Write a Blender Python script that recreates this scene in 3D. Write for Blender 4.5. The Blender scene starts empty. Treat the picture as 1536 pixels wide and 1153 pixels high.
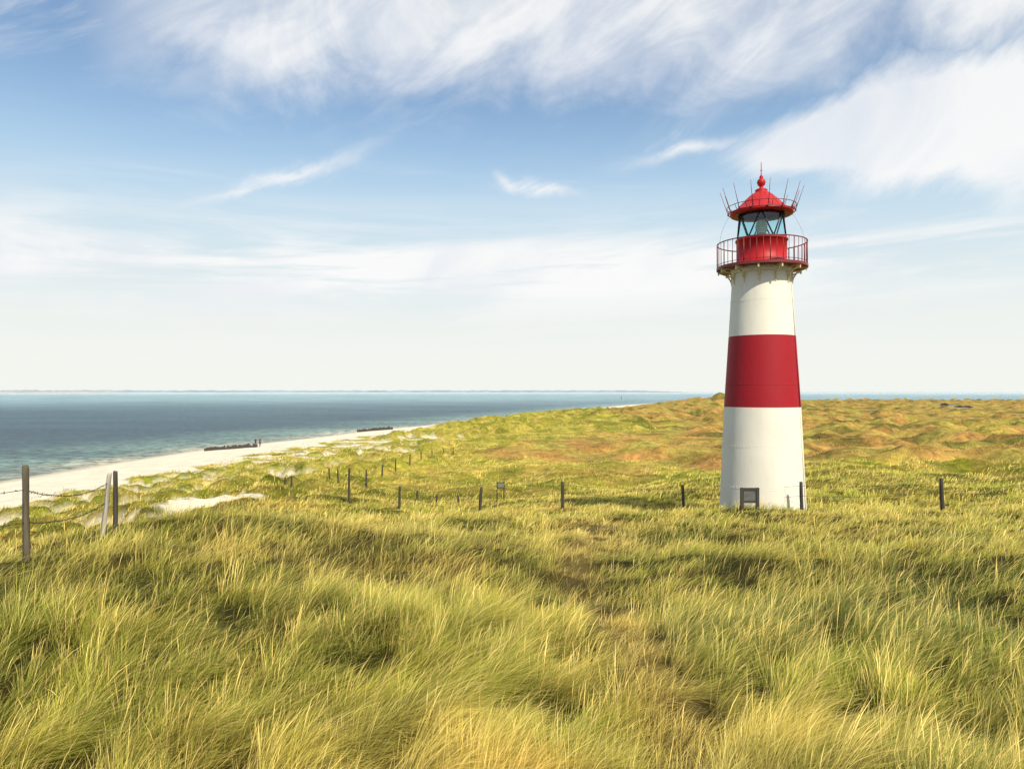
import bpy, bmesh, math, random
import numpy as np
from mathutils import Vector, Matrix
random.seed(7); rng=np.random.default_rng(7)
S=bpy.context.scene
COL=S.collection
F=1097.0; EYE=11.0; HY=587.0

# ------------------------------------------------------------------ helpers
def smooth(a,b,x):
    t=np.clip((x-a)/(b-a),0,1); return t*t*(3-2*t)
def hsh(ix,iy,seed):
    n=(ix.astype(np.int64)*374761393+iy.astype(np.int64)*668265263+seed*1442695041)&0xffffffff
    n=((n^(n>>13))*1274126177)&0xffffffff
    n=((n^(n>>15))*2246822519)&0xffffffff
    return ((n^(n>>16))&0xffffff)/float(0x1000000)
def pn(x,y,seed=0):
    xi=np.floor(x); yi=np.floor(y); fx=x-xi; fy=y-yi
    u=fx*fx*fx*(fx*(fx*6-15)+10); v=fy*fy*fy*(fy*(fy*6-15)+10)
    def g(ox,oy):
        a=hsh(xi+ox,yi+oy,seed)*2*np.pi
        return np.cos(a)*(fx-ox)+np.sin(a)*(fy-oy)
    return ((g(0,0)*(1-u)+g(1,0)*u)*(1-v)+(g(0,1)*(1-u)+g(1,1)*u)*v)*1.5
def fbm(x,y,seed=0,o=3):
    r=0;a=1;t=0
    for i in range(o):
        r=r+a*pn(x*2**i+13.7*i,y*2**i-7.3*i,seed+i); t+=a; a*=.5
    return r/t*1.3

# ------------------------------------------------------------------ terrain model
coast=np.array([(-66,-400),(-66,0),(-64,60),(-62.6,89),(-61.8,110),(-59,138),(-51.5,160),(-46.6,177),(-39.4,208),(-26,241),
  (-8,300),(12,350),(45,450),(87,575),(130,670),(180,754),(350,820),(700,800),(1100,650),(1500,200),(1500,-400)],float)
def sdist(X,Y):
    best=np.full(X.shape,1e18); ins=np.zeros(X.shape,bool)
    n=len(coast)
    for i in range(n):
        ax,ay=coast[i]; bx,by=coast[(i+1)%n]
        dx,dy=bx-ax,by-ay
        t=np.clip(((X-ax)*dx+(Y-ay)*dy)/(dx*dx+dy*dy),0,1)
        best=np.minimum(best,(X-ax-t*dx)**2+(Y-ay-t*dy)**2)
        if dy!=0:
            c=((ay>Y)!=(by>Y))&(X<(Y-ay)/dy*dx+ax)
            ins^=c
    d=np.sqrt(best)
    return np.where(ins,d,-d)
def w(px,py,d,dz=0): return ((px-768)/F*d,d,EYE-(py-HY)/F*d+dz)
ctrl=[(0,0,8.7),(-4,0,8.6),(4,0,8.7),(0,-20,8.5),(-20,-12,8.2),(20,-12,8.5),(-3,4,8.55),(0,4,8.5),(3,4,8.6),(0,10,8.05),(7,10,8.3),
 (-60,60,1),(-60,20,1.5),(-60,150,.5),(0,20,6.95),(14,20,7.25),(-40,10,4.2)]
ctrl+=[w(*p) for p in [(40,853,9.4),(165,800,15.5),(-40,870,14,-.1),(0,835,18,-.1),(0,812,26,-.5),(150,785,30,-.6),(30,795,38,-.3),(250,768,38,-.25),(330,750,48,-.1),(450,722,60),
 (524,749,36),(599,770,33),(655,758,42),(720,770,34),(844,764,34),(1025,771,30),(1202,770,26,.05),(1413,770,27),(1143,763,28,.05),(1143,766,26,.1),(437,738,50),
 (508,722,58),(594,707,70),(632,691,88),(680,682,100),(700,718,60),(900,722,55),(900,698,80),(1200,720,40),(1400,704,50),
 (1500,724,35),(1450,660,90),(1300,642,140),(1450,629,220),(1200,628,200),(1000,742,38),(1000,680,90),(1000,652,150),
 (850,660,130),(760,670,110),(560,672,120),(640,657,140),(700,643,160),(760,633,185),(820,623,225),(880,615,290),(930,613,350),(1000,610,420),(1200,608,450),
 (1400,608,450),(1536,608,450),(1536,628,230),(1536,680,60),(1300,603,600),(1100,606,600),(1536,603,650),(1650,640,140),(1650,780,20)]]
ctrl=np.array(ctrl)
SC=20.0
def U(r2): return np.where(r2>1e-12,r2*np.log(r2+1e-12),0)
cx=ctrl[:,0]/SC; cy=ctrl[:,1]/SC
n=len(ctrl)
K=U((cx[:,None]-cx)**2+(cy[:,None]-cy)**2)+np.eye(n)*0.004
P=np.c_[np.ones(n),cx,cy]
A=np.zeros((n+3,n+3)); A[:n,:n]=K; A[:n,n:]=P; A[n:,:n]=P.T
sol=np.linalg.solve(A,np.r_[ctrl[:,2],0,0,0])
def tps(X,Y):
    x=X/SC; y=Y/SC; z=sol[n]+sol[n+1]*x+sol[n+2]*y
    for i in range(n): z=z+sol[i]*U((x-cx[i])**2+(y-cy[i])**2)
    return z
def hummock(X,Y): return fbm(X/3.6+4,Y/3.4,63,3)
def midrelief(X,Y): return 1-np.abs(fbm(X/17+.3,Y/12,53,3))*2.4
def height(X,Y,s=None):
    X=np.asarray(X,float); Y=np.asarray(Y,float)
    if s is None: s=sdist(X,Y)
    d=np.hypot(X,Y)
    z=np.clip(tps(X,Y),1.6,9.5)
    z=np.where(d>480, z*(1-smooth(480,700,d))+2.6*smooth(480,700,d), z)
    z=z+7.6*np.exp(-((X-146)/32)**2-((Y-500)/50)**2)
    near=1-smooth(30,70,d)
    lh=smooth(1.8,4.5,np.hypot(X-9.57,Y-28))
    z=z+lh*(0.17*fbm(X/1.15,Y/1.15,3,3)+0.26*pn(X/5,Y/5,9))*(0.35+0.65*near)
    far=smooth(55,170,d)*(.25+.75*smooth(28,70,s))
    r=1-np.abs(fbm(X/42+.3,Y/30,21,3))*2.2
    rgt=smooth(0,60,X)
    z=z+far*(1.2+1.7*rgt)*(r-0.85)+far*1.3*fbm(X/16,Y/12,31,2)
    md=smooth(34,65,d)*(1-far*.2)*(.3+.7*smooth(28,60,s))
    z=z+md*1.1*fbm(X/13,Y/9,51,2)+md*(.8+1.1*rgt)*(midrelief(X,Y)-.6)
    # hummocky dune foot
    hz0=smooth(22,30,s)*(1-smooth(45,60,s))*smooth(25,40,Y)
    z=z-hz0*.9*smooth(-.1,.4,hummock(X,Y))+hz0*.6*smooth(.1,-.4,hummock(X,Y))
    # beach profile
    zb=np.where(s>0,s*0.078,s*0.05)
    zb=np.maximum(zb,-4)
    wd=smooth(20,29,s+4.0*pn(X/8,Y/8,77))
    zb=np.minimum(zb,1.9)+0.03*pn(X/3,Y/3,5)
    z=zb*(1-wd)+np.maximum(z,2.0)*wd
    return z
def hz(x,y): return float(height(np.array([x]),np.array([y]))[0])

LUSH=np.array([.40,.425,.042]); STRAW=np.array([.86,.64,.16]); DEEP=np.array([.095,.170,.018]); HEATH=np.array([.66,.37,.12]); SAND=np.array([.78,.69,.54])
def masks(X,Y,s):
    d=np.hypot(X,Y)
    edge=s+5*fbm(X/6,Y/6,61,3)
    sand=1-smooth(25,27,edge)
    zone=smooth(20,26,s)*(1-smooth(36,52,s))*(1-smooth(110,170,Y))*smooth(25,34,Y)
    sand=np.maximum(sand,smooth(.03,.12,zone*(hummock(X,Y)+.06)-.01))
    bl=np.exp(-((X+17.0)/3.0)**2-((Y-41.5)/4.2)**2)
    sand=np.maximum(sand,smooth(.42,.62,bl+.6*fbm(X/1.8,Y/1.8,65,4)))
    he=1.7*np.exp(-((X-24)/24)**2-((Y-108)/38)**2)+0.85*smooth(12,50,X)*smooth(38,80,d)
    heath=np.clip(smooth(.25,.85,he+.7*fbm(X/12,Y/15,71,3)),0,1)*smooth(35,70,d)
    return sand,heath
def pathm(X,Y):
    return np.exp(-((X-(.45+.075*Y+.30*np.sin(Y/2.8)))/(.22+.016*Y))**2)*smooth(3,5,Y)*(1-smooth(24,30,Y))*.66
def grasscol(X,Y,s,heath):
    d=np.hypot(X,Y)
    n1=fbm(X/5,Y/5,81,3); n2=fbm(X/1.3+9,Y/1.3,83,3)
    st=np.clip(.32+.8*n1+.6*n2+.12*smooth(28,40,d),0,1)
    dp=np.clip(.17+1.0*fbm(X/3.0+3,Y/3.0,87,3)+.50*smooth(.8,4.5,X)*(1-smooth(8,20,d))+.34*smooth(1.2,4.5,-X)*(1-smooth(6,13,d))-.30*smooth(14,30,d),0,1)
    st=st[:,None]; dp=dp[:,None]; h=heath[:,None]
    c=LUSH*(1-st)+STRAW*st
    c=c*(1-dp)+DEEP*dp
    hn=np.clip(.42+1.5*fbm(X/8,Y/7,91,3),0,1)[:,None]
    hc=HEATH*(1-hn)+np.array([.58,.49,.12])*hn
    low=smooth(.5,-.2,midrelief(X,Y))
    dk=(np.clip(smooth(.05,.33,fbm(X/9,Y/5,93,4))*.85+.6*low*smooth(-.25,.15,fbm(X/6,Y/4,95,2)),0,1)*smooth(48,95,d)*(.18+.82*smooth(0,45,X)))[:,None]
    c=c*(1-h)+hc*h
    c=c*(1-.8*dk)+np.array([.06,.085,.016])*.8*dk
    p=(pathm(X,Y)*.9)[:,None]
    c=c*(1-p)+np.array([.66,.45,.15])*p
    return c

# ------------------------------------------------------------------ material helpers
def newmat(name):
    m=bpy.data.materials.new(name); m.use_nodes=True
    nt=m.node_tree; b=nt.nodes['Principled BSDF']; return m,nt,b
def noise(nt,scale,detail=3,rough=.5,vec=None,mapscale=None,dist=0):
    t=nt.nodes.new('ShaderNodeTexNoise'); t.inputs['Scale'].default_value=scale; t.inputs['Detail'].default_value=detail
    t.inputs['Roughness'].default_value=rough; t.inputs['Distortion'].default_value=dist
    tc=nt.nodes.new('ShaderNodeTexCoord'); src=tc.outputs['Object']
    if mapscale:
        mp=nt.nodes.new('ShaderNodeMapping'); mp.inputs['Scale'].default_value=mapscale
        nt.links.new(src,mp.inputs[0]); src=mp.outputs[0]
    nt.links.new(src,t.inputs['Vector']); return t.outputs['Fac']
def ramp(nt,fac,stops):
    r=nt.nodes.new('ShaderNodeValToRGB'); e=r.color_ramp.elements
    while len(e)<len(stops): e.new(.5)
    for i,(p,c) in enumerate(stops):
        e[i].position=p; e[i].color=(c if len(c)==4 else (*c,1))
    nt.links.new(fac,r.inputs[0]); return r.outputs[0]
def mul(nt,a,b,fac=1,mode='MULTIPLY'):
    m=nt.nodes.new('ShaderNodeMix'); m.data_type='RGBA'; m.blend_type=mode; m.inputs[0].default_value=fac if not hasattr(fac,'links') else 1
    if hasattr(fac,'links'): nt.links.new(fac,m.inputs[0])
    for s,i in ((a,6),(b,7)):
        if hasattr(s,'links'): nt.links.new(s,m.inputs[i])
        else: m.inputs[i].default_value=(*s,1)
    return m.outputs[2]
def bump(nt,b,h,strength,dist):
    n_=nt.nodes.new('ShaderNodeBump'); n_.inputs['Strength'].default_value=strength; n_.inputs['Distance'].default_value=dist
    nt.links.new(h,n_.inputs['Height']); nt.links.new(n_.outputs[0],b.inputs['Normal'])
def simple(name,col,rough=.6,var=.25,scale=8,bmp=.2,dist=.01,metal=0,mapscale=None):
    m,nt,b=newmat(name)
    f=noise(nt,scale,5,.6,mapscale=mapscale)
    lo=tuple(c*(1-var) for c in col); hi=tuple(min(1,c*(1+var)) for c in col)
    nt.links.new(ramp(nt,f,[(.3,lo),(.7,hi)]),b.inputs['Base Color'])
    b.inputs['Roughness'].default_value=rough; b.inputs['Metallic'].default_value=metal
    if bmp: bump(nt,b,f,bmp,dist)
    return m

def link(o,parent=None,**props):
    COL.objects.link(o)
    if parent: o.parent=parent
    for k,v in props.items(): o[k]=v
    return o
def rawmesh(name,verts,faces):
    me=bpy.data.meshes.new(name); me.from_pydata(verts,[],faces); me.update(); return me
def setcol(me,arr,name='Col'):
    ca=me.color_attributes.new(name,'FLOAT_COLOR','POINT')
    a=np.ones((len(arr),4),np.float32); a[:,:3]=arr
    ca.data.foreach_set('color',a.ravel())

# ------------------------------------------------------------------ ground sheet
ang=np.concatenate([np.linspace(-.85,.85,520),np.linspace(.85,2*np.pi-.85,80)[1:-1]])
rad=np.geomspace(.35,1900,500)
na,nr=len(ang),len(rad)
AA,RR=np.meshgrid(ang,rad)
GX=(RR*np.sin(AA)).ravel(); GY=(RR*np.cos(AA)).ravel()
GX=np.append(GX,0.); GY=np.append(GY,0.)
gs=sdist(GX,GY); GZ=height(GX,GY,gs)
sand,heath=masks(GX,GY,gs)
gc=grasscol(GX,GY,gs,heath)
gd=np.hypot(GX,GY)
under=(.06+.58*smooth(16,85,gd))[:,None]  # soil colour darkened near the camera: shade beneath the grass, painted in
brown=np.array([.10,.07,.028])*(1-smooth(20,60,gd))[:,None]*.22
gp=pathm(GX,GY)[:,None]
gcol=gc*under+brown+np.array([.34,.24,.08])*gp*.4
wet=(1-smooth(0,5,gs))[:,None]
sc=SAND*(1-.38*wet)
gcol=gcol*(1-sand[:,None])+sc*sand[:,None]
i=np.arange(nr-1)[:,None]; j=np.arange(na)[None,:]; j2=(j+1)%na
q=np.stack([i*na+j,i*na+j2,(i+1)*na+j2,(i+1)*na+j],-1).reshape(-1,4)
q=q[:,::-1]
me=bpy.data.meshes.new('ground')
nv=len(GX); me.vertices.add(nv); me.vertices.foreach_set('co',np.c_[GX,GY,GZ].astype(np.float32).ravel())
fan=[(nv-1,(k+1)%na,k) for k in range(na)]
lv=np.r_[q.ravel(),np.array(fan).ravel()]
me.loops.add(len(lv)); me.loops.foreach_set('vertex_index',lv.astype(np.int32))
ls=np.r_[np.arange(len(q))*4,len(q)*4+np.arange(len(fan))*3]
me.polygons.add(len(ls)); me.polygons.foreach_set('loop_start',ls.astype(np.int32))
me.update(calc_edges=True); me.validate()
me.polygons.foreach_set('use_smooth',np.ones(len(me.polygons),bool))
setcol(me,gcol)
sa=me.attributes.new('sandm','FLOAT','POINT'); sa.data.foreach_set('value',sand.astype(np.float32))
ground=bpy.data.objects.new('ground',me); link(ground,kind='structure',label='rolling coastal dunes falling to a pale sand beach')
m,nt,b=newmat('dune_ground')
at=nt.nodes.new('ShaderNodeAttribute'); at.attribute_name='Col'
at2=nt.nodes.new('ShaderNodeAttribute'); at2.attribute_name='sandm'
f1=noise(nt,1.2,8,.7); f2=noise(nt,.25,6,.65)
g1=ramp(nt,f1,[(.3,(.45,.46,.44)),(.7,(1.45,1.42,1.3))])
c1=mul(nt,at.outputs['Color'],g1); 
g2=ramp(nt,f2,[(.35,(.68,.70,.62)),(.65,(1.28,1.23,1.1))]); c1=mul(nt,c1,g2)
s1=ramp(nt,noise(nt,.5,6,.6),[(.3,(.82,.81,.79)),(.7,(1.10,1.08,1.05))])
c2=mul(nt,at.outputs['Color'],s1)
mx=mul(nt,c1,c2,at2.outputs['Fac'],'MIX')
nt.links.new(mx,b.inputs['Base Color']); b.inputs['Roughness'].default_value=.95; b.inputs['Specular IOR Level'].default_value=.1
bump(nt,b,f1,.7,.4)
me.materials.append(m)

# ------------------------------------------------------------------ sea
rad2=np.concatenate([np.geomspace(30,1200,150),np.geomspace(1250,60000,40)])
ang2=np.linspace(0,2*np.pi,361)[:-1]
A2,R2=np.meshgrid(ang2,rad2); X2=(R2*np.sin(A2)).ravel(); Y2=(R2*np.cos(A2)).ravel()
na2=len(ang2); i=np.arange(len(rad2)-1)[:,None]; j=np.arange(na2)[None,:]; j2=(j+1)%na2
q=np.stack([(i+1)*na2+j,(i+1)*na2+j2,i*na2+j2,i*na2+j],-1).reshape(-1,4)
me=rawmesh('sea',np.c_[X2,Y2,np.zeros(len(X2))].tolist(),q.tolist())
s2=sdist(X2,Y2); dd=-s2
d2=np.hypot(X2,Y2)
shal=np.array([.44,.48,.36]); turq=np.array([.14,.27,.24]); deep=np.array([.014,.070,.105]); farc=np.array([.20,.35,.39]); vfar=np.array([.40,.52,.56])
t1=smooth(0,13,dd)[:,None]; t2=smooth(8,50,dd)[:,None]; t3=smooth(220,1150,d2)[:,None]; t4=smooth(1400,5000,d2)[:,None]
c=shal*(1-t1)+turq*t1; c=c*(1-t2)+deep*t2; c=c*(1-t3)+farc*t3; c=c*(1-t4)+vfar*t4  # water paled with distance, haze put into its colour
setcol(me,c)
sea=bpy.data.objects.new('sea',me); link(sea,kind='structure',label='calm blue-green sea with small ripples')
m,nt,b=newmat('sea_water')
at=nt.nodes.new('ShaderNodeAttribute'); at.attribute_name='Col'
wv=noise(nt,.38,8,.78,mapscale=(1,1.3,1),dist=.4); wl=noise(nt,.010,4,.6,mapscale=(1,3.5,1))
c1=mul(nt,at.outputs['Color'],ramp(nt,wv,[(.41,(.12,.22,.27)),(.62,(2.5,2.15,2.0))]))  # dark and light of the wavelets painted into the water colour
c1=mul(nt,c1,ramp(nt,wl,[(.38,(.62,.72,.76)),(.62,(1.4,1.28,1.22))]))
nt.links.new(c1,b.inputs['Base Color']); b.inputs['Roughness'].default_value=.30; b.inputs['IOR'].default_value=1.33
b.inputs['Specular IOR Level'].default_value=.36; b.inputs['Specular Tint'].default_value=(.75,.98,1,1)
bump(nt,b,wv,1.0,2.4)
me.materials.append(m)

# distant coast strips
def coastline(name,a0,a1,dist,hmax,col,seed,label):
    N=260; vs=[];fs=[]
    for k in range(N):
        a=a0+(a1-a0)*k/(N-1); e=min(1,k/18,(N-1-k)/18)
        h=hmax*e*(.75+.22*float(fbm(np.array([k*.3]),np.array([seed*1.0]),seed,3)[0])+.25*random.random())
        for dr,z in ((0,-1),(60,max(.5,h*.8)),(400,max(.6,h)),(900,-1)):
            vs.append(((dist+dr)*math.sin(a),(dist+dr)*math.cos(a),z))
    for k in range(N-1):
        for r in range(3):
            fs.append((k*4+r,(k+1)*4+r,(k+1)*4+r+1,k*4+r+1))
    me=rawmesh(name,vs,fs); me.materials.append(simple(name+'_surface',col,.9,.2,.004,0))
    o=bpy.data.objects.new(name,me); link(o,kind='structure',label=label)
az=lambda px: math.atan((px-768)/F)
coastline('distant_coast',az(-300),az(1040),9000,27,(.26,.32,.35),3,'hazy low coast across the water')
coastline('distant_sandbank',az(-300),az(190),7000,13,(.46,.38,.30),5,'pale low sandbank across the water')

# ------------------------------------------------------------------ grass
def scatter(N,mode,d0,d1,amax=.76):
    a=rng.uniform(-amax,amax,N)
    d=rng.uniform(d0,d1,N) if mode=='lin' else np.exp(rng.uniform(math.log(d0),math.log(d1),N))
    return d*np.sin(a),d*np.cos(a)
def cells(X,Y,size,seed):
    cxx=np.floor(X/size); cyy=np.floor(Y/size); bd=np.full(X.shape,1e9); bx=np.zeros(X.shape); by=np.zeros(X.shape); bi=np.zeros(X.shape)
    for ox in (-1,0,1):
        for oy in (-1,0,1):
            ix=cxx+ox; iy=cyy+oy
            px=(ix+.0+1.*hsh(ix,iy,seed))*size; py=(iy+.0+1.*hsh(ix,iy,seed+5))*size
            dq=np.hypot(X-px,Y-py)*(.8+.5*hsh(ix,iy,seed+7)); mk=dq<bd
            bd=np.where(mk,dq,bd); bx=np.where(mk,X-px,bx); by=np.where(mk,Y-py,by); bi=np.where(mk,hsh(ix,iy,seed+9),bi)
    return bd/size,bx/size,by/size,bi
PX=np.array([(px-768)/F*d_ for px,d_ in ((41,9.4),(165,15.8),(1413,27),(1202,26),(1124,25.6),(1025,30),(844,34),(719,34),(599,33),(524,36))])
PY=np.array([9.4,15.8,27,26,25.6,30,34,34,33,36])
parts=[scatter(370000,'lin',1.9,9),scatter(390000,'lin',4,36),scatter(150000,'lin',30,120,.7),scatter(220000,'log',31,300,.7)]
X=np.concatenate([p[0] for p in parts]); Y=np.concatenate([p[1] for p in parts])
d=np.hypot(X,Y); s=sdist(X,Y)
sm,hm=masks(X,Y,s)
wx=X+.30*fbm(X/.7,Y/.7,141,2); wy=Y+.30*fbm(X/.7+5,Y/.7,143,2)
a1=cells(wx,wy,.30,101); a2=cells(X,Y,1.5,151)
fw=rng.random(len(X))<smooth(26,60,d)
bd,bx,by,bi=[np.where(fw,q2,q1) for q1,q2 in zip(a1,a2)]
tuss=np.clip(1.15-bd/.62,0,1)
gn=fbm(X/.55,Y/.55,111,3)
gap=np.maximum(smooth(-.30,0.06,gn+.07),.65*smooth(18,32,d))
prob=np.where(~fw,(.12+.88*smooth(0.0,.5,tuss))*(.01+.99*gap),.5+.5*smooth(0,.5,tuss))
tufts_on_sand=.85*smooth(.04,.2,fbm(X/1.4,Y/1.4,171,2))*smooth(23,29,s)
prob*=np.maximum((1-sm)**2,tufts_on_sand*(hummock(X,Y)<.5))
prob*=(1-.35*hm)
prob*=np.where(np.hypot(X-9.57,Y-28)<1.64,0,1)
path=pathm(X,Y)
keep=(rng.random(len(X))<prob*(1-.55*path))&(s>15)
X,Y,d,s,sm,hm,bd,bx,by,bi,tuss,gap,path,fw=[v[keep] for v in (X,Y,d,s,sm,hm,bd,bx,by,bi,tuss,gap,path,fw)]
N=len(X); print('BLADES',N)
Z=height(X,Y,s)
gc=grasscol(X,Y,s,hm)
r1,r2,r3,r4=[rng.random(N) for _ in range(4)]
L=(.16+.31*r1)*(.60+.5*np.clip(tuss+.2,0,1))*(.66+.60*bi)*(.5+.5*gap)
L*=(.72+.6*np.clip(fbm(X/1.7,Y/1.7,121,3)+.3,0,1))
L*=(1-.16*smooth(14,28,d))*(1+.15*smooth(45,90,d))*(1-.45*hm)*(1-.62*path)
L*=1-.22*(1-smooth(2.2,5,d))
pf=np.ones(N)
for a_,b_ in zip(PX,PY): pf=np.minimum(pf,.4+.6*smooth(.2,1.3,np.hypot((X-a_)/.8,(Y-b_+.7)/1.5)))
L*=pf
stem=(rng.random(N)<.05)&(d<32)
L=np.where(stem,L*1.1+.10,L)
wn=.55+.65*np.clip(fbm(X/1.6,Y/1.6,131,3)+.4,0,1)
wa=1.3*fbm(X/1.6,Y/1.6,133,3)
ra=rng.uniform(0,2*np.pi,N)
dx=bx*1.0+wn*np.cos(wa)+.52*np.cos(ra); dy=by*1.0+wn*np.sin(wa)+.52*np.sin(ra)
dl=np.hypot(dx,dy)+1e-6; lean=np.clip(dl,.1,1.5)*(.6+.8*r2); lean=np.where(stem,lean*.6,lean)
dx/=dl; dy/=dl
ts=np.array([0,.38,.74,1.0])
wd=(.0009+.0012*r3)+.00034*d+.00032*np.maximum(d-15,0)
wd=np.where(stem,wd*.7,wd)
fa=rng.uniform(-1.1,1.1,N)
sx=-dy*np.cos(fa)-dx*np.sin(fa); sy=dx*np.cos(fa)-dy*np.sin(fa)
V=np.zeros((N,7,3),np.float32); Cc=np.zeros((N,7,3),np.float32)
straw=np.array([.92,.70,.23])
tipmix=np.clip(.2+.8*r4,0,1)[:,None]
bright=((.66+.75*rng.random(N))*(.82+.40*bi))[:,None]
dry=(rng.random(N)<.17)[:,None]
basec=gc*bright; basec=np.where(dry&(hm[:,None]<.3),straw*bright*.9,basec)
basec=np.where(stem[:,None],straw*bright,basec)
widths=[1,.95,.65]; 
lowk=(.12+.48*smooth(20,48,d))[:,None]  # blade colour darkened at the root, painting shade into the hollows
for k,t in enumerate(ts):
    out=lean*(.22*t+.62*t*t)*L; up=L*(t-.25*lean*t*t)
    px=X+dx*out; py=Y+dy*out; pz=Z-.03+up
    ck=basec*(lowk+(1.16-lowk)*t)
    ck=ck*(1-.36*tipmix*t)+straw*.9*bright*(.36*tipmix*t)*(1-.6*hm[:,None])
    if k<3:
        wk=wd*widths[k]*.5
        if k==2: wk=np.where(stem,wk*2.6,wk)
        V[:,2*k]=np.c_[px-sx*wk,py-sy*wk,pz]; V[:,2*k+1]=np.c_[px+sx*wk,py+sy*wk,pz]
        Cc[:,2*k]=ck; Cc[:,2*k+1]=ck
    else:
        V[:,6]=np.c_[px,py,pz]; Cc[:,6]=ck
base=(np.arange(N)*7)[:,None]
loops=(base+np.array([0,1,3,2, 2,3,5,4, 4,5,6])[None,:]).ravel()
lstart=((np.arange(N)*11)[:,None]+np.array([0,4,8])[None,:]).ravel()
me=bpy.data.meshes.new('dune_grass')
me.vertices.add(N*7); me.vertices.foreach_set('co',V.ravel())
me.loops.add(len(loops)); me.loops.foreach_set('vertex_index',loops.astype(np.int32))
me.polygons.add(len(lstart)); me.polygons.foreach_set('loop_start',lstart.astype(np.int32))
me.update(calc_edges=True)
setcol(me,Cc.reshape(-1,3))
m,nt,b=newmat('grass_blade')
at=nt.nodes.new('ShaderNodeAttribute'); at.attribute_name='Col'
gv=mul(nt,at.outputs['Color'],ramp(nt,noise(nt,.8,2),[(.3,(.82,.88,.82)),(.7,(1.16,1.09,.98))]))
geo=nt.nodes.new('ShaderNodeNewGeometry')
v1=nt.nodes.new('ShaderNodeVectorMath'); v1.operation='SCALE'; v1.inputs['Scale'].default_value=.9; nt.links.new(geo.outputs['Normal'],v1.inputs[0])
v2=nt.nodes.new('ShaderNodeVectorMath'); v2.operation='ADD'; nt.links.new(v1.outputs[0],v2.inputs[0]); v2.inputs[1].default_value=(0,0,.8)
v3=nt.nodes.new('ShaderNodeVectorMath'); v3.operation='NORMALIZE'; nt.links.new(v2.outputs[0],v3.inputs[0]); nt.links.new(v3.outputs[0],b.inputs['Normal'])
nt.links.new(gv,b.inputs['Base Color']); b.inputs['Roughness'].default_value=.65; b.inputs['Specular IOR Level'].default_value=.08
tr=nt.nodes.new('ShaderNodeBsdfTranslucent'); nt.links.new(gv,tr.inputs[0])
ms=nt.nodes.new('ShaderNodeMixShader'); ms.inputs[0].default_value=.2
nt.links.new(b.outputs[0],ms.inputs[1]); nt.links.new(tr.outputs[0],ms.inputs[2])
nt.links.new(ms.outputs[0],nt.nodes['Material Output'].inputs[0])
me.materials.append(m)
grass=bpy.data.objects.new('dune_grass',me); link(grass,kind='stuff',label='wind-swept yellow-green marram grass covering the dunes',category='grass')

# ------------------------------------------------------------------ bmesh helpers
def tube(bm,p0,p1,r0,r1=None,seg=8,caps=True,mi=0):
    r1=r0 if r1 is None else r1
    p0=Vector(p0);p1=Vector(p1); ax=(p1-p0).normalized()
    ref=Vector((0,0,1)) if abs(ax.z)<.9 else Vector((1,0,0))
    a=ax.cross(ref).normalized(); b_=ax.cross(a)
    A_=[];B_=[]
    for k in range(seg):
        t=2*math.pi*k/seg; o=a*math.cos(t)+b_*math.sin(t)
        A_.append(bm.verts.new(p0+o*r0)); B_.append(bm.verts.new(p1+o*r1))
    for k in range(seg):
        f=bm.faces.new((A_[k],B_[k],B_[(k+1)%seg],A_[(k+1)%seg])); f.material_index=mi; f.smooth=True
    if caps:
        bm.faces.new(A_).material_index=mi; bm.faces.new(B_[::-1]).material_index=mi
def box(bm,c,size,rot=None,mi=0):
    c=Vector(c); M=rot or Matrix.Identity(3); vs=[]
    for sx_ in (-.5,.5):
        for sy_ in (-.5,.5):
            for sz_ in (-.5,.5):
                vs.append(bm.verts.new(c+M@Vector((sx_*size[0],sy_*size[1],sz_*size[2]))))
    for f in ((0,1,3,2),(4,6,7,5),(0,4,5,1),(2,3,7,6),(0,2,6,4),(1,5,7,3)):
        bm.faces.new([vs[k] for k in f]).material_index=mi
def lathe(bm,prof,seg=64,mats=None,smoothf=True):
    rings=[]
    for r,z in prof:
        if r<1e-5: rings.append([bm.verts.new((0,0,z))])
        else: rings.append([bm.verts.new((r*math.cos(2*math.pi*k/seg),r*math.sin(2*math.pi*k/seg),z)) for k in range(seg)])
    for i in range(len(rings)-1):
        a,b_=rings[i],rings[i+1]
        for k in range(seg):
            k2=(k+1)%seg
            if len(a)==1 and len(b_)==1: continue
            if len(a)==1: f=bm.faces.new((a[0],b_[k2],b_[k]))
            elif len(b_)==1: f=bm.faces.new((a[k],a[k2],b_[0]))
            else: f=bm.faces.new((a[k],a[k2],b_[k2],b_[k]))
            f.smooth=smoothf
            if mats: f.material_index=mats[i]
def ring(bm,R,z,r,seg=72,ts_=8,mi=0):
    g=[]
    for k in range(seg):
        a=2*math.pi*k/seg
        g.append([bm.verts.new(((R+r*math.cos(2*math.pi*j/ts_))*math.cos(a),(R+r*math.cos(2*math.pi*j/ts_))*math.sin(a),z+r*math.sin(2*math.pi*j/ts_))) for j in range(ts_)])
    for k in range(seg):
        for j in range(ts_):
            f=bm.faces.new((g[k][j],g[(k+1)%seg][j],g[(k+1)%seg][(j+1)%ts_],g[k][(j+1)%ts_])); f.smooth=True; f.material_index=mi
def done(bm,name,mats,parent=None,loc=(0,0,0),**props):
    bmesh.ops.recalc_face_normals(bm,faces=bm.faces)
    me=bpy.data.meshes.new(name); bm.to_mesh(me); bm.free()
    for m_ in mats: me.materials.append(m_)
    o=bpy.data.objects.new(name,me); o.location=loc
    return link(o,parent,**props)

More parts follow.
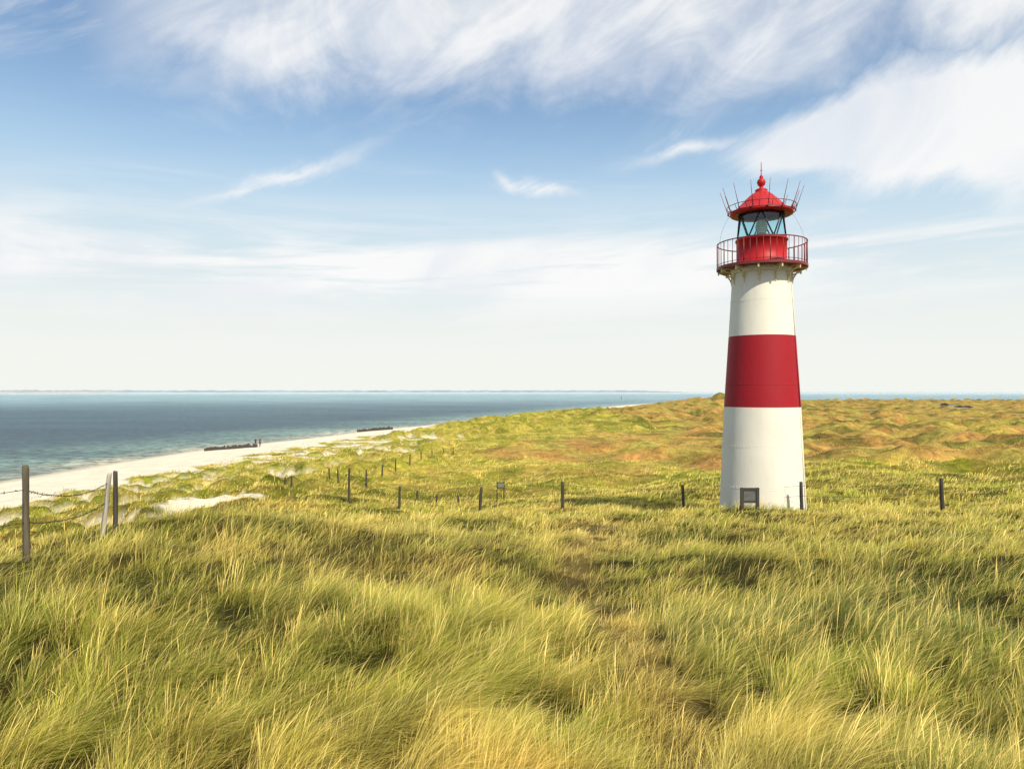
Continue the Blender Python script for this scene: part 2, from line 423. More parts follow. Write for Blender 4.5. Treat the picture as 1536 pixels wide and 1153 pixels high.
# ------------------------------------------------------------------ lighthouse
def paint(name,col,dirt,dfac,rough):
    m,nt,b=newmat(name)
    st=noise(nt,2.2,6,.65,mapscale=(3,3,.35)); bl=noise(nt,.8,4,.6)
    c1=mul(nt,col,dirt,ramp(nt,st,[(.54,(0,0,0)),(.88,(dfac,dfac,dfac))]),'MIX')
    c1=mul(nt,c1,ramp(nt,bl,[(.3,(.95,.95,.94)),(.7,(1.03,1.03,1.03))]))
    nt.links.new(c1,b.inputs['Base Color']); b.inputs['Roughness'].default_value=rough; b.inputs['Specular IOR Level'].default_value=.3
    fine=noise(nt,5,4,.6,mapscale=(1,1,.6)); bump(nt,b,fine,.18,.03)
    return m
WHITE=paint('white_paint',(.80,.745,.62),(.62,.52,.36),.4,.6)
RED=paint('red_paint',(.34,.009,.016),(.20,.012,.014),.5,.6)
RED2=paint('bright_red_paint',(.46,.013,.017),(.28,.014,.014),.5,.5)
CREAM=simple('cream_paint',(.72,.60,.34),.5,.1,6,.1)
RAIL=simple('dark_red_rail_paint',(.20,.02,.02),.45,.25,10,.1)
DARKFR=simple('dark_glazing_bar_paint',(.02,.024,.03),.4,.2,10,.1)
m,nt,b=newmat('lantern_glass')
tp=nt.nodes.new('ShaderNodeBsdfTransparent'); gl=nt.nodes.new('ShaderNodeBsdfGlossy'); gl.inputs['Roughness'].default_value=.06
gf=noise(nt,1.2,2); nt.links.new(ramp(nt,gf,[(.35,(.60,.86,.90)),(.65,(.84,.98,.98))]),tp.inputs[0])
mx_=nt.nodes.new('ShaderNodeMixShader'); mx_.inputs[0].default_value=.08
nt.links.new(tp.outputs[0],mx_.inputs[1]); nt.links.new(gl.outputs[0],mx_.inputs[2]); nt.links.new(mx_.outputs[0],nt.nodes['Material Output'].inputs[0])
GLASS=m
LX,LY,LZ=9.57,28.0,6.45
k_=28/F
Zp=lambda py: EYE-(py-HY)*k_-LZ     # height above the base
lh=bpy.data.objects.new('lighthouse',None); lh.location=(LX,LY,LZ)
link(lh,label='red and white banded round iron lighthouse standing in dune grass',category='lighthouse')
def R_(z):
    return float(np.interp(z,[0,Zp(610),Zp(505),Zp(405)],[1.585,1.40,1.225,1.07]))
prof=[(R_(0)+.04,-.6)];mats=[]
for a_ in (0.0,Zp(727),Zp(668),Zp(610)): prof.append((R_(a_),a_)); mats.append(0)
for a_ in (Zp(577),Zp(540),Zp(505)): prof.append((R_(a_),a_)); mats.append(1)
for a_ in (Zp(455),Zp(412)): prof.append((R_(a_),a_)); mats.append(0)
bm=bmesh.new(); lathe(bm,prof,96,mats)
top_=Zp(412)
lathe(bm,[(R_(top_),top_),(R_(top_)+.06,top_+.03),(R_(top_)+.06,Zp(403)),(.5,Zp(403))],96,[0,0,0],False)
for zr,mi in ((Zp(727),0),(Zp(577),1)):
    ring(bm,R_(zr)-.005,zr,.012,96,6,mi)
for zr,mi in ((Zp(668),0),(Zp(455),0)):
    ring(bm,R_(zr)-.006,zr,.010,96,6,mi)
for zr,mi in ((Zp(727),0),(Zp(668),0),(Zp(455),0)):
    for q_ in range(72):
        a=2*math.pi*q_/72; r=R_(zr)+.002
        box(bm,(r*math.cos(a),r*math.sin(a),zr+.06),(.016,.018,.018),Matrix.Rotation(a,3,'Z'),mi)
tower=done(bm,'tower',[WHITE,RED],lh,label='round tapering shaft, white with one broad red band')
bm=bmesh.new()
a=math.radians(-38)
for z0,z1 in ((.2,Zp(610)),(Zp(610),Zp(505)),(Zp(505),Zp(415))):
    tube(bm,((R_(z0)+.02)*math.cos(a),(R_(z0)+.02)*math.sin(a),z0),((R_(z1)+.02)*math.cos(a),(R_(z1)+.02)*math.sin(a),z1),.014,seg=6)
for f in bm.faces: f.material_index=1 if Zp(610)<f.calc_center_median().z<Zp(505) else 0
done(bm,'cable_conduit',[WHITE,RED],lh)
# gallery
gz=Zp(402); GR=1.64
bm=bmesh.new(); lathe(bm,[(1.06,gz-.03),(GR,gz-.03),(GR+.03,gz-.05),(GR+.03,gz+.05),(GR-.02,gz+.05),(GR-.02,gz+.03),(.85,gz+.03)],96)
for f in bm.faces: f.smooth=False
gal=done(bm,'gallery',[RAIL],lh,label='round gallery deck with dark red rim')
bm=bmesh.new()
rt=gz+.94
ring(bm,GR,rt,.022); ring(bm,GR,gz+.13,.012)
NB=44
for q_ in range(NB):
    a=2*math.pi*q_/NB; r_=.018 if q_%4==0 else .010
    tube(bm,(GR*math.cos(a),GR*math.sin(a),gz),(GR*math.cos(a),GR*math.sin(a),rt),r_,seg=6)
done(bm,'railing',[RAIL],gal)
bmk=bmesh.new()
pts=[(1.08,gz-.62),(1.15,gz-.42),(1.29,gz-.22),(1.60,gz-.10)]
for p,q2 in zip(pts[:-1],pts[1:]): tube(bmk,(p[0],0,p[1]),(q2[0],0,q2[1]),.032,seg=6)
box(bmk,(1.36,0,gz-.07),(.52,.05,.06)); box(bmk,(1.105,0,gz-.36),(.05,.06,.56))
box(bmk,(1.60,0,gz-.13),(.05,.05,.12))
bk=done(bmk,'bracket',[CREAM],gal)
for q_ in range(1,12):
    c_=bk.copy(); c_.rotation_euler=(0,0,2*math.pi*q_/12+.13); COL.objects.link(c_)
bk.rotation_euler=(0,0,.13)
# lantern drum
bm=bmesh.new(); dz0,dz1=gz+.03,Zp(360)
lathe(bm,[(.97,dz0),(.97,dz0+.08),(.925,dz0+.09),(.925,dz1-.06),(.965,dz1-.05),(.965,dz1+.01),(.80,dz1+.01)],72)
for f in bm.faces:
    if abs(f.normal.z)>.3: f.smooth=False
drum=done(bm,'lantern_drum',[RED2],lh)
lz0,lz1=dz1+.01,Zp(320)
lant=bpy.data.objects.new('lantern_room',None); link(lant,lh)
bm=bmesh.new()
RG=.89; NV=6
for q_ in range(NV):
    a0=2*math.pi*q_/NV-.35; am=a0+math.pi/NV; a1=a0+2*math.pi/NV
    top=(RG*math.cos(am),RG*math.sin(am),lz1)
    tube(bm,(RG*math.cos(a0),RG*math.sin(a0),lz0),top,.028,seg=6)
    tube(bm,(RG*math.cos(a1),RG*math.sin(a1),lz0),top,.028,seg=6)
ring(bm,RG,lz0+.02,.035); ring(bm,RG,lz1-.02,.05)
done(bm,'glazing_bars',[DARKFR],lant)
bm=bmesh.new(); lathe(bm,[(.845,lz0),(.845,lz1)],48); done(bm,'glass',[GLASS],lant)
m,nt,b=newmat('lens_glass'); b.inputs['Roughness'].default_value=.2; b.inputs['Metallic'].default_value=.0
nt.links.new(ramp(nt,noise(nt,14,2,mapscale=(.2,.2,3)),[(.4,(.75,.65,.42)),(.6,(.95,.93,.85))]),b.inputs['Base Color'])
bm=bmesh.new(); pr=[(.0,lz0+.0),(.16,lz0+.0),(.16,lz0+.15)]
zz=lz0+.15
for q_ in range(8):
    rr=.21-.010*abs(q_-4)**1.5; pr+=[(rr,zz),(rr+.03,zz+.035),(rr,zz+.07)]; zz+=.075
pr+=[(.08,zz+.03),(.0,zz+.05)]
lathe(bm,pr,32,smoothf=False); done(bm,'lens',[m],lant)
bm=bmesh.new(); lathe(bm,[(.0,lz0+.005),(.83,lz0+.005)],32)
done(bm,'lantern_floor',[DARKFR],lant)
# roof
e0=Zp(322)
bm=bmesh.new()
lathe(bm,[(.80,e0+.02),(1.12,e0-.02),(1.16,e0+.02),(1.16,e0+.09),(1.08,e0+.12),(.98,e0+.16),(.80,e0+.36),(.61,e0+.56),(.42,e0+.74),(.27,Zp(289)),(.21,Zp(286.5)),(.24,Zp(285)),(.18,Zp(283)),(.0,Zp(283))],72)
for q_ in range(16):
    a=2*math.pi*q_/16
    for (ra_,za_),(rb_,zb_) in (((.98,e0+.16),(.80,e0+.36)),((.80,e0+.36),(.61,e0+.56)),((.61,e0+.56),(.42,e0+.74)),((.42,e0+.74),(.27,Zp(289)))):
        tube(bm,(ra_*math.cos(a),ra_*math.sin(a),za_),(rb_*math.cos(a),rb_*math.sin(a),zb_),.012,seg=5)
roof=done(bm,'roof',[RED2],lh)
bm=bmesh.new(); lathe(bm,[(.11,Zp(283)),(.075,Zp(281)),(.07,Zp(279.5)),(.13,Zp(277)),(.165,Zp(273)),(.13,Zp(269)),(.06,Zp(267)),(.08,Zp(266)),(.06,Zp(264)),(.02,Zp(261)),(.016,Zp(260)),(.013,Zp(243)),(0,Zp(242))],24)
box(bm,(0,0,Zp(255)),(.10,.02,.02)); 
done(bm,'finial',[RED2],roof)
bm=bmesh.new(); ring(bm,1.21,e0+.08,.018); ring(bm,1.27,e0+.30,.013)
for q_ in range(16):
    a=2*math.pi*q_/16
    tube(bm,(1.13*math.cos(a),1.13*math.sin(a),e0+.06),(1.27*math.cos(a),1.27*math.sin(a),e0+.30),.012,seg=5)
done(bm,'roof_hoop',[RAIL],roof)
bm=bmesh.new(); tube(bm,(1.21,0,e0+.06),(1.53,0,e0+1.0),.015,.008,seg=6); box(bm,(1.225,0,e0+.11),(.06,.05,.12))
rod=done(bm,'spike_rod',[RAIL],roof)
for q_ in range(1,14):
    c_=rod.copy(); c_.rotation_euler=(0,0,2*math.pi*q_/14+.1); COL.objects.link(c_)
rod.rotation_euler=(0,0,.1)
for a in (math.pi*1.02,-.05):
    bm=bmesh.new(); p=None
    for q_ in range(13):
        t=q_/12; r_=1.19+ (GR-1.19)*t+.08*math.sin(math.pi*t); z_=e0+.02+(rt-e0)*t
        c_=(r_*math.cos(a),r_*math.sin(a),z_)
        if p: tube(bm,p,c_,.004,seg=5,caps=False)
        p=c_
    done(bm,'stay_cable',[DARKFR],lh)

# ------------------------------------------------------------------ fence posts
def woodmat(name,c0,c1):
    m,nt,b=newmat(name)
    f=noise(nt,6,6,.65,mapscale=(4,4,.35)); nt.links.new(ramp(nt,f,[(.3,c0),(.7,c1)]),b.inputs['Base Color'])
    b.inputs['Roughness'].default_value=.85; bump(nt,b,f,.6,.02); return m
DW=woodmat('dark_weathered_wood',(.022,.019,.014),(.085,.07,.05))
LW=woodmat('silvery_weathered_wood',(.24,.21,.15),(.52,.46,.36))
MWd=woodmat('brown_weathered_wood',(.045,.036,.02),(.15,.12,.075))
def postmesh(seed,mat,rb):
    random.seed(seed); bm=bmesh.new(); seg=12; rings=[]
    for i,z in enumerate((-.3,0,.25,.5,.75,.97,1.0)):
        rr=rb*(1.06-.12*max(0,z))*(1 if i<6 else .8); ox,oy=random.uniform(-.006,.006),random.uniform(-.006,.006)
        rings.append([bm.verts.new((ox+rr*(1+random.uniform(-.09,.09))*math.cos(2*math.pi*k/seg),oy+rr*(1+random.uniform(-.09,.09))*math.sin(2*math.pi*k/seg),z+(random.uniform(-.01,.01) if i>4 else 0))) for k in range(seg)])
    for a_,b_ in zip(rings[:-1],rings[1:]):
        for k in range(seg):
            f=bm.faces.new((a_[k],a_[(k+1)%seg],b_[(k+1)%seg],b_[k])); f.smooth=True
    bm.faces.new(rings[-1])
    me=bpy.data.meshes.new('fence_post'); bmesh.ops.recalc_face_normals(bm,faces=bm.faces); bm.to_mesh(me); bm.free(); me.materials.append(mat); return me
PM=[postmesh(1,DW,.055),postmesh(2,DW,.05),postmesh(3,MWd,.055),postmesh(4,LW,.06),postmesh(5,MWd,.055)]
G='weathered wooden posts of the wire fence'
posts={}
def post(key,px,d,pyt,mesh,tilt=(0,0),wscale=1.,lab='dark weathered wooden fence post standing in dune grass'):
    x=(px-768)/F*d; y=d; z=hz(x,y); top=EYE-(pyt-HY)/F*d; h=max(.5,top-z)
    o=bpy.data.objects.new('fence_post',PM[mesh]); o.location=(x,y,z); o.scale=(wscale,wscale,h)
    o.rotation_euler=(tilt[0],tilt[1],0)
    link(o,label=lab,category='fence post',group=G)
    R=Matrix.Rotation(tilt[1],3,'Y')@Matrix.Rotation(tilt[0],3,'X')
    posts[key]=(Vector((x,y,z)),R@Vector((0,0,1)),h)
post('a',41,9.4,698,4,(0,-.015),.75,'brown weathered fence post carrying sagging barbed wire')
post('b',174,16.2,706,0,(0,.0),.9,'thin dark fence post beside a pale leaning post')
post('c',155,15.3,709,3,(0,.11),.8,'pale silvery fence post leaning towards its dark neighbour')
row=[('d',1413,27,717,0),('e',1202,26,722,0),('f',1025,30,727,2),('g',844,34,722,0),('h',719,34,730,0),('i',599,33,729,1),('j',524,36,702,1)]
for k,px,d_,t_,m_ in row:
    post(k,px,d_,t_,m_,(random.uniform(-.03,.03),random.uniform(-.03,.03)+(.07 if k=='h' else 0)),1.3 if k in 'dhg' else 1.1)
for q_,(px,d_,t_) in enumerate([(428,50,715),(437,50,714),(495,60,702),(508,58,703),(550,55,704),(573,62,697),(594,70,688),(615,78,681),(632,88,677),(648,94,675),(665,98,673),(680,102,671),
     (627,45,735),(655,42,742),(688,42,742),(537,52,738),(1272,75,676),(1283,77,677)]):
    post('s%d'%q_,px,d_,t_,1,(random.uniform(-.05,.05),random.uniform(-.05,.05)),1.3,'short dark fence post on the dune slope above the beach' if px<700 else 'dark fence post standing in dune grass')
WIRE=simple('rusty_wire',(.06,.045,.035),.6,.3,20,.1,metal=.6)
def at_post(k,drop):
    b_,ax,h=posts[k] if isinstance(k,str) else k
    return b_+ax*(h-drop)+Vector((0,-.055,0))
def wire(spans,r,sag,barb,name='barbed_wire',label='thin rusty barbed wire strung between fence posts'):
    bm=bmesh.new()
    for (p0,p1,sg) in spans:
        L_=(p1-p0).length; n_=max(8,int(L_/.35)); prev=None
        for i in range(n_+1):
            t=i/n_; p=p0.lerp(p1,t)-Vector((0,0,4*sg*t*(1-t)))
            p.z+= .006*math.sin(i*1.7)
            if prev is not None: tube(bm,prev,p,r,seg=5,caps=False)
            prev=p.copy()
        if barb:
            nb=int(L_/.13)
            for i in range(nb):
                t=(i+.5)/nb; p=p0.lerp(p1,t)-Vector((0,0,4*sg*t*(1-t)))
                for _ in range(2):
                    v=Vector((random.uniform(-.4,.4),random.uniform(-1,1),random.uniform(-1,1))).normalized()*.022
                    tube(bm,p-v,p+v,r*.8,seg=4,caps=False)
    done(bm,name,[WIRE],label=label,category='barbed wire')
offA=(Vector((-9.6,7.6,8.55)),Vector((0,0,1)),1.3)
for drop,sg in ((.30,.16),(.72,.12)):
    wire([(at_post(offA,drop),at_post('a',drop),sg*.6),(at_post('a',drop),at_post('c',drop-.1),sg)],.0045,0,True)
offD=(Vector((22,29,hz(22,29))),Vector((0,0,1)),1.2)
ks=[offD,'d','e','f','g','h','i','j']
for drop in (.14,.5):
    wire([(at_post(a_,drop),at_post(b_,drop),.09) for a_,b_ in zip(ks[:-1],ks[1:])],.0055,0,False,label='thin rusty fence wire running past the lighthouse')

# ------------------------------------------------------------------ signs
BOARD=simple('grey_information_panel',(.12,.12,.11),.4,.3,5,.05)
ix,iy=(1124-768)/F*25.6,25.6; iz=hz(ix,iy)
sg=bpy.data.objects.new('information_board',None); sg.location=(ix,iy,iz); link(sg,label='dark framed information board with grey panel before the lighthouse',category='information board')
topz=EYE-(731-HY)/F*25.6-iz
for sx_ in (-.27,.27):
    bm=bmesh.new(); box(bm,(sx_,0,(topz-.3)/2),(.11,.09,topz+.3)); bmesh.ops.bevel(bm,geom=bm.edges[:],offset=.008,segments=1); done(bm,'leg',[DW],sg)
for zz_,hh_ in ((topz-.05,.09),(topz-.49,.08)):
    bm=bmesh.new(); box(bm,(0,-.0,zz_),(.428,.07,hh_)); done(bm,'frame_rail',[DW],sg)
bm=bmesh.new(); box(bm,(0,-.0,topz-.272),(.427,.03,.35)); bmesh.ops.bevel(bm,geom=bm.edges[:],offset=.004,segments=1); done(bm,'panel',[BOARD],sg)
ix,iy=(751-768)/F*42,42; iz=hz(ix,iy); tz=EYE-(722-HY)/F*42-iz
sg=bpy.data.objects.new('notice_sign',None); sg.location=(ix,iy,iz); sg.rotation_euler=(0,0,.2); link(sg,label='small dark framed notice board on two wooden legs in the grass',category='sign')
for sx_ in (-.20,.20):
    bm=bmesh.new(); tube(bm,(sx_,.03,-.3),(sx_,.03,tz),.035,seg=8); done(bm,'leg',[DW],sg)
bm=bmesh.new(); box(bm,(0,-.02,tz-.20),(.46,.025,.34)); bmesh.ops.bevel(bm,geom=bm.edges[:],offset=.005,segments=1); done(bm,'frame',[DW],sg)
bm=bmesh.new(); box(bm,(0,-.037,tz-.20),(.36,.012,.24)); done(bm,'panel',[simple('grey_sign_paint',(.17,.17,.11),.5,.15,6,.05)],sg)

# ------------------------------------------------------------------ groynes
def groyne(p0,p1,hgt,seed):
    random.seed(seed); bm=bmesh.new(); L_=math.hypot(p1[0]-p0[0],p1[1]-p0[1]); n_=int(L_/.27)
    for i in range(n_):
        t=i/(n_-1); x=p0[0]+(p1[0]-p0[0])*t; y=p0[1]+(p1[1]-p0[1])*t
        g_=min(hz(x,y),.3); h=max(0,hz(x,y))*.8+hgt*(.65+.5*random.random())*(1-.25*t)
        tube(bm,(x-p0[0],y-p0[1],g_-.8),(x-p0[0]+random.uniform(-.03,.03),y-p0[1],h),.18,.16,seg=7)
    done(bm,'wooden_groyne',[DW],loc=(p0[0],p0[1],0),label='row of dark wooden piles running from beach into sea',category='groyne',group='groynes along the beach')
groyne((-45.5,130.5),(-54.5,130.0),.9,3)
groyne((-32.5,199),(-42.0,199),.95,4)

# ------------------------------------------------------------------ people
SK=simple('skin',(.45,.27,.18),.6,.1,20,0); 
def person(loc,rotz,shirt,trous,label,step=.16,arm=.1):
    me=bpy.data.meshes.new('p'); 
    J={'pel':(0,0,.95,.13),'bel':(0,0,1.1,.12),'che':(0,-.01,1.32,.145),'nek':(0,0,1.49,.055),'hed':(0,-.02,1.60,.085),'top':(0,-.01,1.71,.075),
       'ls':(-.18,0,1.42,.06),'le':(-.24,arm*.3,1.14,.045),'lw':(-.25,-arm,.90,.032),'lh':(-.25,-arm-.03,.81,.036),
       'rs':(.18,0,1.42,.06),'re':(.24,-arm*.3,1.14,.045),'rw':(.25,arm*.4,.90,.032),'rh':(.25,arm*.4,.81,.036),
       'lp':(-.09,0,.88,.095),'lk':(-.10,-step*.7,.50,.065),'la':(-.10,-step,.09,.042),'lf':(-.10,-step-.16,.04,.038),
       'rp':(.09,0,.88,.095),'rk':(.10,step*.3,.50,.065),'ra':(.10,step*1.2,.10,.042),'rf':(.10,step*1.2-.15,.04,.038)}
    E=[('pel','bel'),('bel','che'),('che','nek'),('nek','hed'),('hed','top'),('che','ls'),('ls','le'),('le','lw'),('lw','lh'),('che','rs'),('rs','re'),('re','rw'),('rw','rh'),
       ('pel','lp'),('lp','lk'),('lk','la'),('la','lf'),('pel','rp'),('rp','rk'),('rk','ra'),('ra','rf')]
    ks_=list(J); me.from_pydata([J[k][:3] for k in ks_],[(ks_.index(a),ks_.index(b_)) for a,b_ in E],[])
    o=bpy.data.objects.new('tmp',me); COL.objects.link(o)
    o.modifiers.new('s','SKIN')
    for i,k in enumerate(ks_): me.skin_vertices[0].data[i].radius=(J[k][3],J[k][3]*.85)
    me.skin_vertices[0].data[0].use_root=True
    su=o.modifiers.new('u','SUBSURF'); su.levels=1
    dg=bpy.context.evaluated_depsgraph_get(); dg.update(); ev=o.evaluated_get(dg); m2=bpy.data.meshes.new_from_object(ev)
    bpy.data.objects.remove(o)
    m2.materials.clear()
    for mm in (SK,shirt,trous,HAIR): m2.materials.append(mm)
    for p in m2.polygons:
        z=p.center.z; r_=abs(p.center.x); p.use_smooth=True
        p.material_index= 3 if z>1.66 or (z>1.58 and p.center.y>.02) else 0 if z>1.47 else (0 if (z<1.12 and r_>.2 and z>.7) else 1 if z>.96 else 2 if z>.1 else 3)
    m2.name='person'
    ob=bpy.data.objects.new('person',m2); ob.location=loc; ob.rotation_euler=(0,0,rotz)
    link(ob,label=label,category='person')
HAIR=simple('dark_hair',(.05,.035,.025),.7,.2,20,0)
C1=simple('dark_blue_cloth',(.03,.05,.10),.8,.2,20,0); C2=simple('dark_red_cloth',(.10,.03,.03),.8,.2,20,0); C3=simple('dark_cloth',(.03,.03,.035),.8,.2,20,0)
for x,y,r_,a1,a2,lb in ((-45.2,129,.3,C3,C1,'person in dark clothes walking on the beach by the groyne'),(-44.3,128.6,.5,C2,C3,'person in dark red top walking on the beach by the groyne')):
    person((x,y,hz(x,y)),r_,a1,a2,lb)

# ------------------------------------------------------------------ parked cars far off
def carmesh(parent,bodym):
    bm=bmesh.new()
    prof=[(-2.1,.35),(-2.15,.75),(-1.95,.95),(-1.5,1.02),(-1.1,1.42),(.45,1.46),(1.05,1.02),(1.9,.88),(2.12,.65),(2.1,.35)]
    L0=[bm.verts.new((x,-.84+(.12 if z>1.1 else 0),z)) for x,z in prof]; R0=[bm.verts.new((x,.84-(.12 if z>1.1 else 0),z)) for x,z in prof]
    for k in range(len(prof)): bm.faces.new((L0[k],L0[(k+1)%len(prof)],R0[(k+1)%len(prof)],R0[k]))
    bm.faces.new(L0); bm.faces.new(R0[::-1]); bmesh.ops.bevel(bm,geom=bm.edges[:],offset=.05,segments=2)
    b_=done(bm,'body',[bodym],parent)
    for sy_ in (-1,1):
        bm=bmesh.new()
        vs=[bm.verts.new((x,sy_*(.85-.13*(z-1)/.42+.015) ,z)) for x,z in ((-1.35,1.05),(-1.02,1.36),(.40,1.39),(.88,1.05))]; bm.faces.new(vs)
        done(bm,'side_window',[DARKG],parent)
    bm=bmesh.new()
    vs=[bm.verts.new(p) for p in ((.52,-.66,1.43),(.52,.66,1.43),(1.06,.74,1.06),(1.06,-.74,1.06))]; bm.faces.new(vs)
    done(bm,'windscreen',[DARKG],parent)
    for x in (-1.3,1.3):
        for y in (-.80,.80):
            bm=bmesh.new(); tube(bm,(x,y-.1,.33),(x,y+.1,.33),.33,seg=20); tube(bm,(x,y-.11,.33),(x,y+.11,.33),.18,seg=12,mi=1); done(bm,'wheel',[DARKG,RIM],parent)
DARKG=simple('dark_glass_and_rubber',(.02,.022,.025),.25,.2,10,0); RIM=simple('wheel_rim_metal',(.5,.5,.5),.35,.1,10,0,metal=.8)
for px,d_,colr,nm in ((1417,395,(.02,.02,.03),'black'),(1428,400,(.35,.35,.36),'silver'),(1439,397,(.03,.05,.10),'dark blue'),(1452,396,(.03,.03,.03),'black')):
    x=(px-768)/F*d_; z=max(hz(x+dx_,d_+dy_) for dx_ in (-2,0,2) for dy_ in (-1,1))
    e=bpy.data.objects.new('parked_car',None); e.location=(x,d_,z-.05); e.rotation_euler=(0,0,random.uniform(-.5,.5)); link(e,label='%s car parked among the dunes'%nm,category='car',group='cars parked among the dunes')
    carmesh(e,simple('car_paint_'+nm,colr,.3,.05,5,0))
# buoy
bx_,by_=(932-768)/F*1100,1100
bm=bmesh.new(); lathe(bm,[(0,-.5),(.8,-.5),(.9,.25),(.75,.65),(.35,1.0),(.25,2.75),(.45,2.8),(.45,3.7),(0,4.1)],20); 
done(bm,'navigation_buoy',[simple('dark_green_buoy_paint',(.03,.07,.06),.5,.2,2,0)],loc=(bx_,by_,0),label='dark navigation buoy floating on the sea',category='buoy')

# ------------------------------------------------------------------ sky
SUN_EL=math.radians(45); SUN_AZ=math.radians(151)  # from +Y clockwise
W=bpy.data.worlds.new('World'); S.world=W; W.use_nodes=True
nt=W.node_tree; nt.nodes.clear()
def lk(a,b_): nt.links.new(a,b_)
def M(op,a,b_=None,c_=None,clamp=False):
    n_=nt.nodes.new('ShaderNodeMath'); n_.operation=op; n_.use_clamp=clamp
    for i,s_ in enumerate((a,b_,c_)):
        if s_ is None: continue
        if hasattr(s_,'links'): lk(s_,n_.inputs[i])
        else: n_.inputs[i].default_value=s_
    return n_.outputs[0]
def SS(a,b_,x):
    n_=nt.nodes.new('ShaderNodeMapRange'); n_.interpolation_type='SMOOTHSTEP'; lk(x,n_.inputs[0]); n_.inputs[1].default_value=a; n_.inputs[2].default_value=b_
    return n_.outputs[0]
def MIXC(f,a,b_,mode='MIX'):
    n_=nt.nodes.new('ShaderNodeMix'); n_.data_type='RGBA'; n_.blend_type=mode
    if hasattr(f,'links'): lk(f,n_.inputs[0])
    else: n_.inputs[0].default_value=f
    for s_,i in ((a,6),(b_,7)):
        if hasattr(s_,'links'): lk(s_,n_.inputs[i])
        else: n_.inputs[i].default_value=(*s_,1)
    return n_.outputs[2]
tc=nt.nodes.new('ShaderNodeTexCoord'); sp=nt.nodes.new('ShaderNodeSeparateXYZ'); lk(tc.outputs['Generated'],sp.inputs[0])
u=M('ARCTAN2',sp.outputs[0],sp.outputs[1]); v=M('ARCSINE',M('MAXIMUM',M('MINIMUM',sp.outputs[2],1.),-1.))
def uv(px,py):
    x=(px-768)/F; z=(HY-py)/F; return math.atan(x),math.atan2(z,math.hypot(1,x))
def NZ(su,sv,rot=0,detail=6,rough=.55,off=0,dist=0):
    c_,s_=math.cos(rot),math.sin(rot)
    p=M('MULTIPLY',M('ADD',M('MULTIPLY',u,c_),M('MULTIPLY',v,s_)),su); q_=M('MULTIPLY',M('SUBTRACT',M('MULTIPLY',v,c_),M('MULTIPLY',u,s_)),sv)
    cb=nt.nodes.new('ShaderNodeCombineXYZ'); lk(p,cb.inputs[0]); lk(q_,cb.inputs[1]); cb.inputs[2].default_value=off
    t=nt.nodes.new('ShaderNodeTexNoise'); t.inputs['Scale'].default_value=1; t.inputs['Detail'].default_value=detail; t.inputs['Roughness'].default_value=rough; t.inputs['Distortion'].default_value=dist
    lk(cb.outputs[0],t.inputs['Vector']); return t.outputs['Fac']
def EL(px,py,rx,ry,rot=0,warp=None,amt=0):
    a,b_=uv(px,py); du=M('SUBTRACT',u,a); dv=M('SUBTRACT',v,b_)
    if warp is not None: dv=M('ADD',dv,M('MULTIPLY',M('SUBTRACT',warp,.5),amt))
    c_,s_=math.cos(rot),math.sin(rot); rx/=F; ry/=F
    p=M('DIVIDE',M('ADD',M('MULTIPLY',du,c_),M('MULTIPLY',dv,s_)),rx); q_=M('DIVIDE',M('SUBTRACT',M('MULTIPLY',dv,c_),M('MULTIPLY',du,s_)),ry)
    return M('POWER',2.71828,M('MULTIPLY',M('ADD',M('MULTIPLY',p,p),M('MULTIPLY',q_,q_)),-1.))
sky=nt.nodes.new('ShaderNodeTexSky'); sky.sky_type='NISHITA'; sky.sun_disc=False; sky.sun_elevation=SUN_EL; sky.sun_rotation=SUN_AZ
sky.air_density=1.0; sky.dust_density=.3; sky.ozone_density=1.3
K_=.14; k=1/K_
base=MIXC(.2,sky.outputs[0],(.33*k,.58*k,.85*k))
nA=NZ(5,6,.35,7,.58,0,.5); nF=NZ(4,12,.46,9,.60,3.1,1.1); nL=NZ(2.2,3,.2,3,.5,7); nM=NZ(3.5,5,.3,7,.60,21,.8)
a150=uv(768,198)[1]; a40=uv(768,55)[1]
vb=M('ADD',v,M('MULTIPLY',M('SUBTRACT',nA,.5),.30))
top=SS(a150,a40,vb)
left=SS(uv(20,0)[0],uv(350,0)[0],M('ADD',u,M('MULTIPLY',M('SUBTRACT',nL,.5),.3)))
cA=M('MULTIPLY',M('MULTIPLY',top,left),M('ADD',.50,M('MULTIPLY',SS(.34,.60,M('ADD',M('MULTIPLY',nF,.58),M('MULTIPLY',nM,.42))),.48)))
wisp=M('MULTIPLY',SS(.45,.75,nF),M('MULTIPLY',SS(uv(768,260)[1],uv(768,60)[1],v),.55))
gB=M('ADD',EL(1400,190,240,48,.0,nA,.10),EL(1600,150,230,95,.0,nA,.12))
gB=M('ADD',gB,M('MULTIPLY',EL(1240,210,110,26,.2),.7))
cB=M('MULTIPLY',SS(.20,.84,M('ADD',gB,M('MULTIPLY',M('SUBTRACT',nF,.5),1.2))),M('ADD',.86,M('MULTIPLY',SS(.35,.6,nM),.14)))
nW=NZ(10,10,0,4,.6,11)
nS=NZ(9,60,.45,6,.65,5,.4)
cD=M('MULTIPLY',M('MULTIPLY',EL(405,268,120,10,.33,nW,.06),SS(.15,.6,nS)),.85)
cE=M('MULTIPLY',M('MULTIPLY',M('ADD',EL(808,283,50,10,-.08,nW,.05),EL(757,272,16,7,-.7)),SS(.2,.62,nS)),.9)
cF=M('MULTIPLY',M('MULTIPLY',EL(1030,224,75,9,.14,nW,.04),SS(.2,.62,nS)),.8)
nC=NZ(2.4,22,.04,8,.6,9,.6)
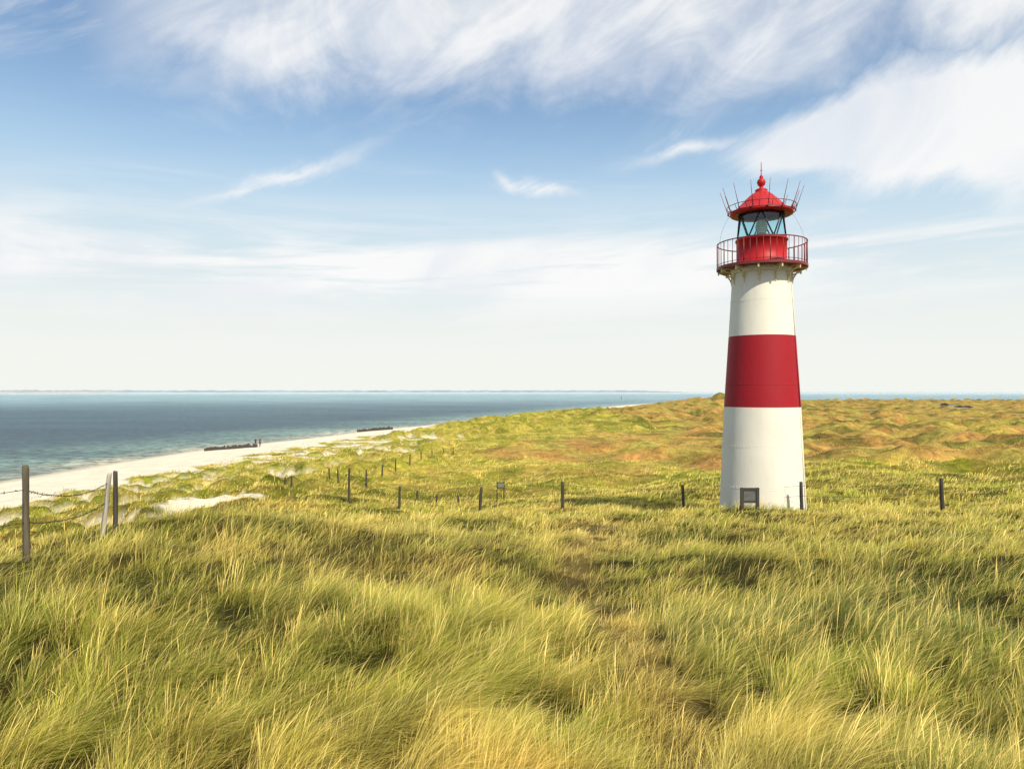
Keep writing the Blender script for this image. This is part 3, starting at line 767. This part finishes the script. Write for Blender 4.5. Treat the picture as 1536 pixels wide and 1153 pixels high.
band=M('MULTIPLY',M('ADD',EL(150,385,750,60,0),EL(1050,400,600,52,0)),M('MULTIPLY',SS(.36,.60,nC),1.0))
nC2=NZ(3,34,-.03,6,.6,15,.4)
band2=M('MULTIPLY',EL(300,310,900,80,0),M('MULTIPLY',SS(.5,.8,nC2),.35))
cl=M('MAXIMUM',M('MAXIMUM',M('MAXIMUM',cA,cB),M('MAXIMUM',wisp,cD)),M('MAXIMUM',M('MAXIMUM',cE,cF),M('MAXIMUM',band,band2)),clamp=True)
hz_=SS(uv(768,190)[1],uv(768,560)[1],M('ADD',v,M('MULTIPLY',M('SUBTRACT',nC,.5),-.06)))
lowblue=MIXC(SS(uv(768,100)[1],uv(768,400)[1],v),base,(.46*k,.68*k,.86*k))
c_=MIXC(M('MULTIPLY',hz_,.96),lowblue,(.92*k,.93*k,.87*k))
c_=MIXC(M('MULTIPLY',cl,.93),c_,MIXC(SS(.36,.60,nM),(.86*k,.88*k,.92*k),(.97*k,.97*k,.96*k)))
bg=nt.nodes.new('ShaderNodeBackground'); lk(c_,bg.inputs[0]); bg.inputs[1].default_value=K_
wo=nt.nodes.new('ShaderNodeOutputWorld'); lk(bg.outputs[0],wo.inputs[0])

sl=bpy.data.lights.new('sun','SUN'); sl.energy=5.0; sl.angle=math.radians(.5); sl.color=(1,.93,.79)
so=bpy.data.objects.new('sun',sl); COL.objects.link(so)
dirv=Vector((math.sin(SUN_AZ)*math.cos(SUN_EL),math.cos(SUN_AZ)*math.cos(SUN_EL),math.sin(SUN_EL)))
so.rotation_euler=dirv.to_track_quat('Z','Y').to_euler(); so.location=(20,-20,60)

cam=bpy.data.cameras.new('camera'); cam.sensor_width=36; cam.lens=F/1536*36; cam.clip_end=120000; cam.clip_start=.05
co=bpy.data.objects.new('camera',cam); co.location=(0,0,EYE); co.rotation_euler=(math.radians(90)+math.atan(10.5/F),0,0); COL.objects.link(co); S.camera=co
S.view_settings.view_transform='Standard'; S.view_settings.look='None'; S.view_settings.exposure=0
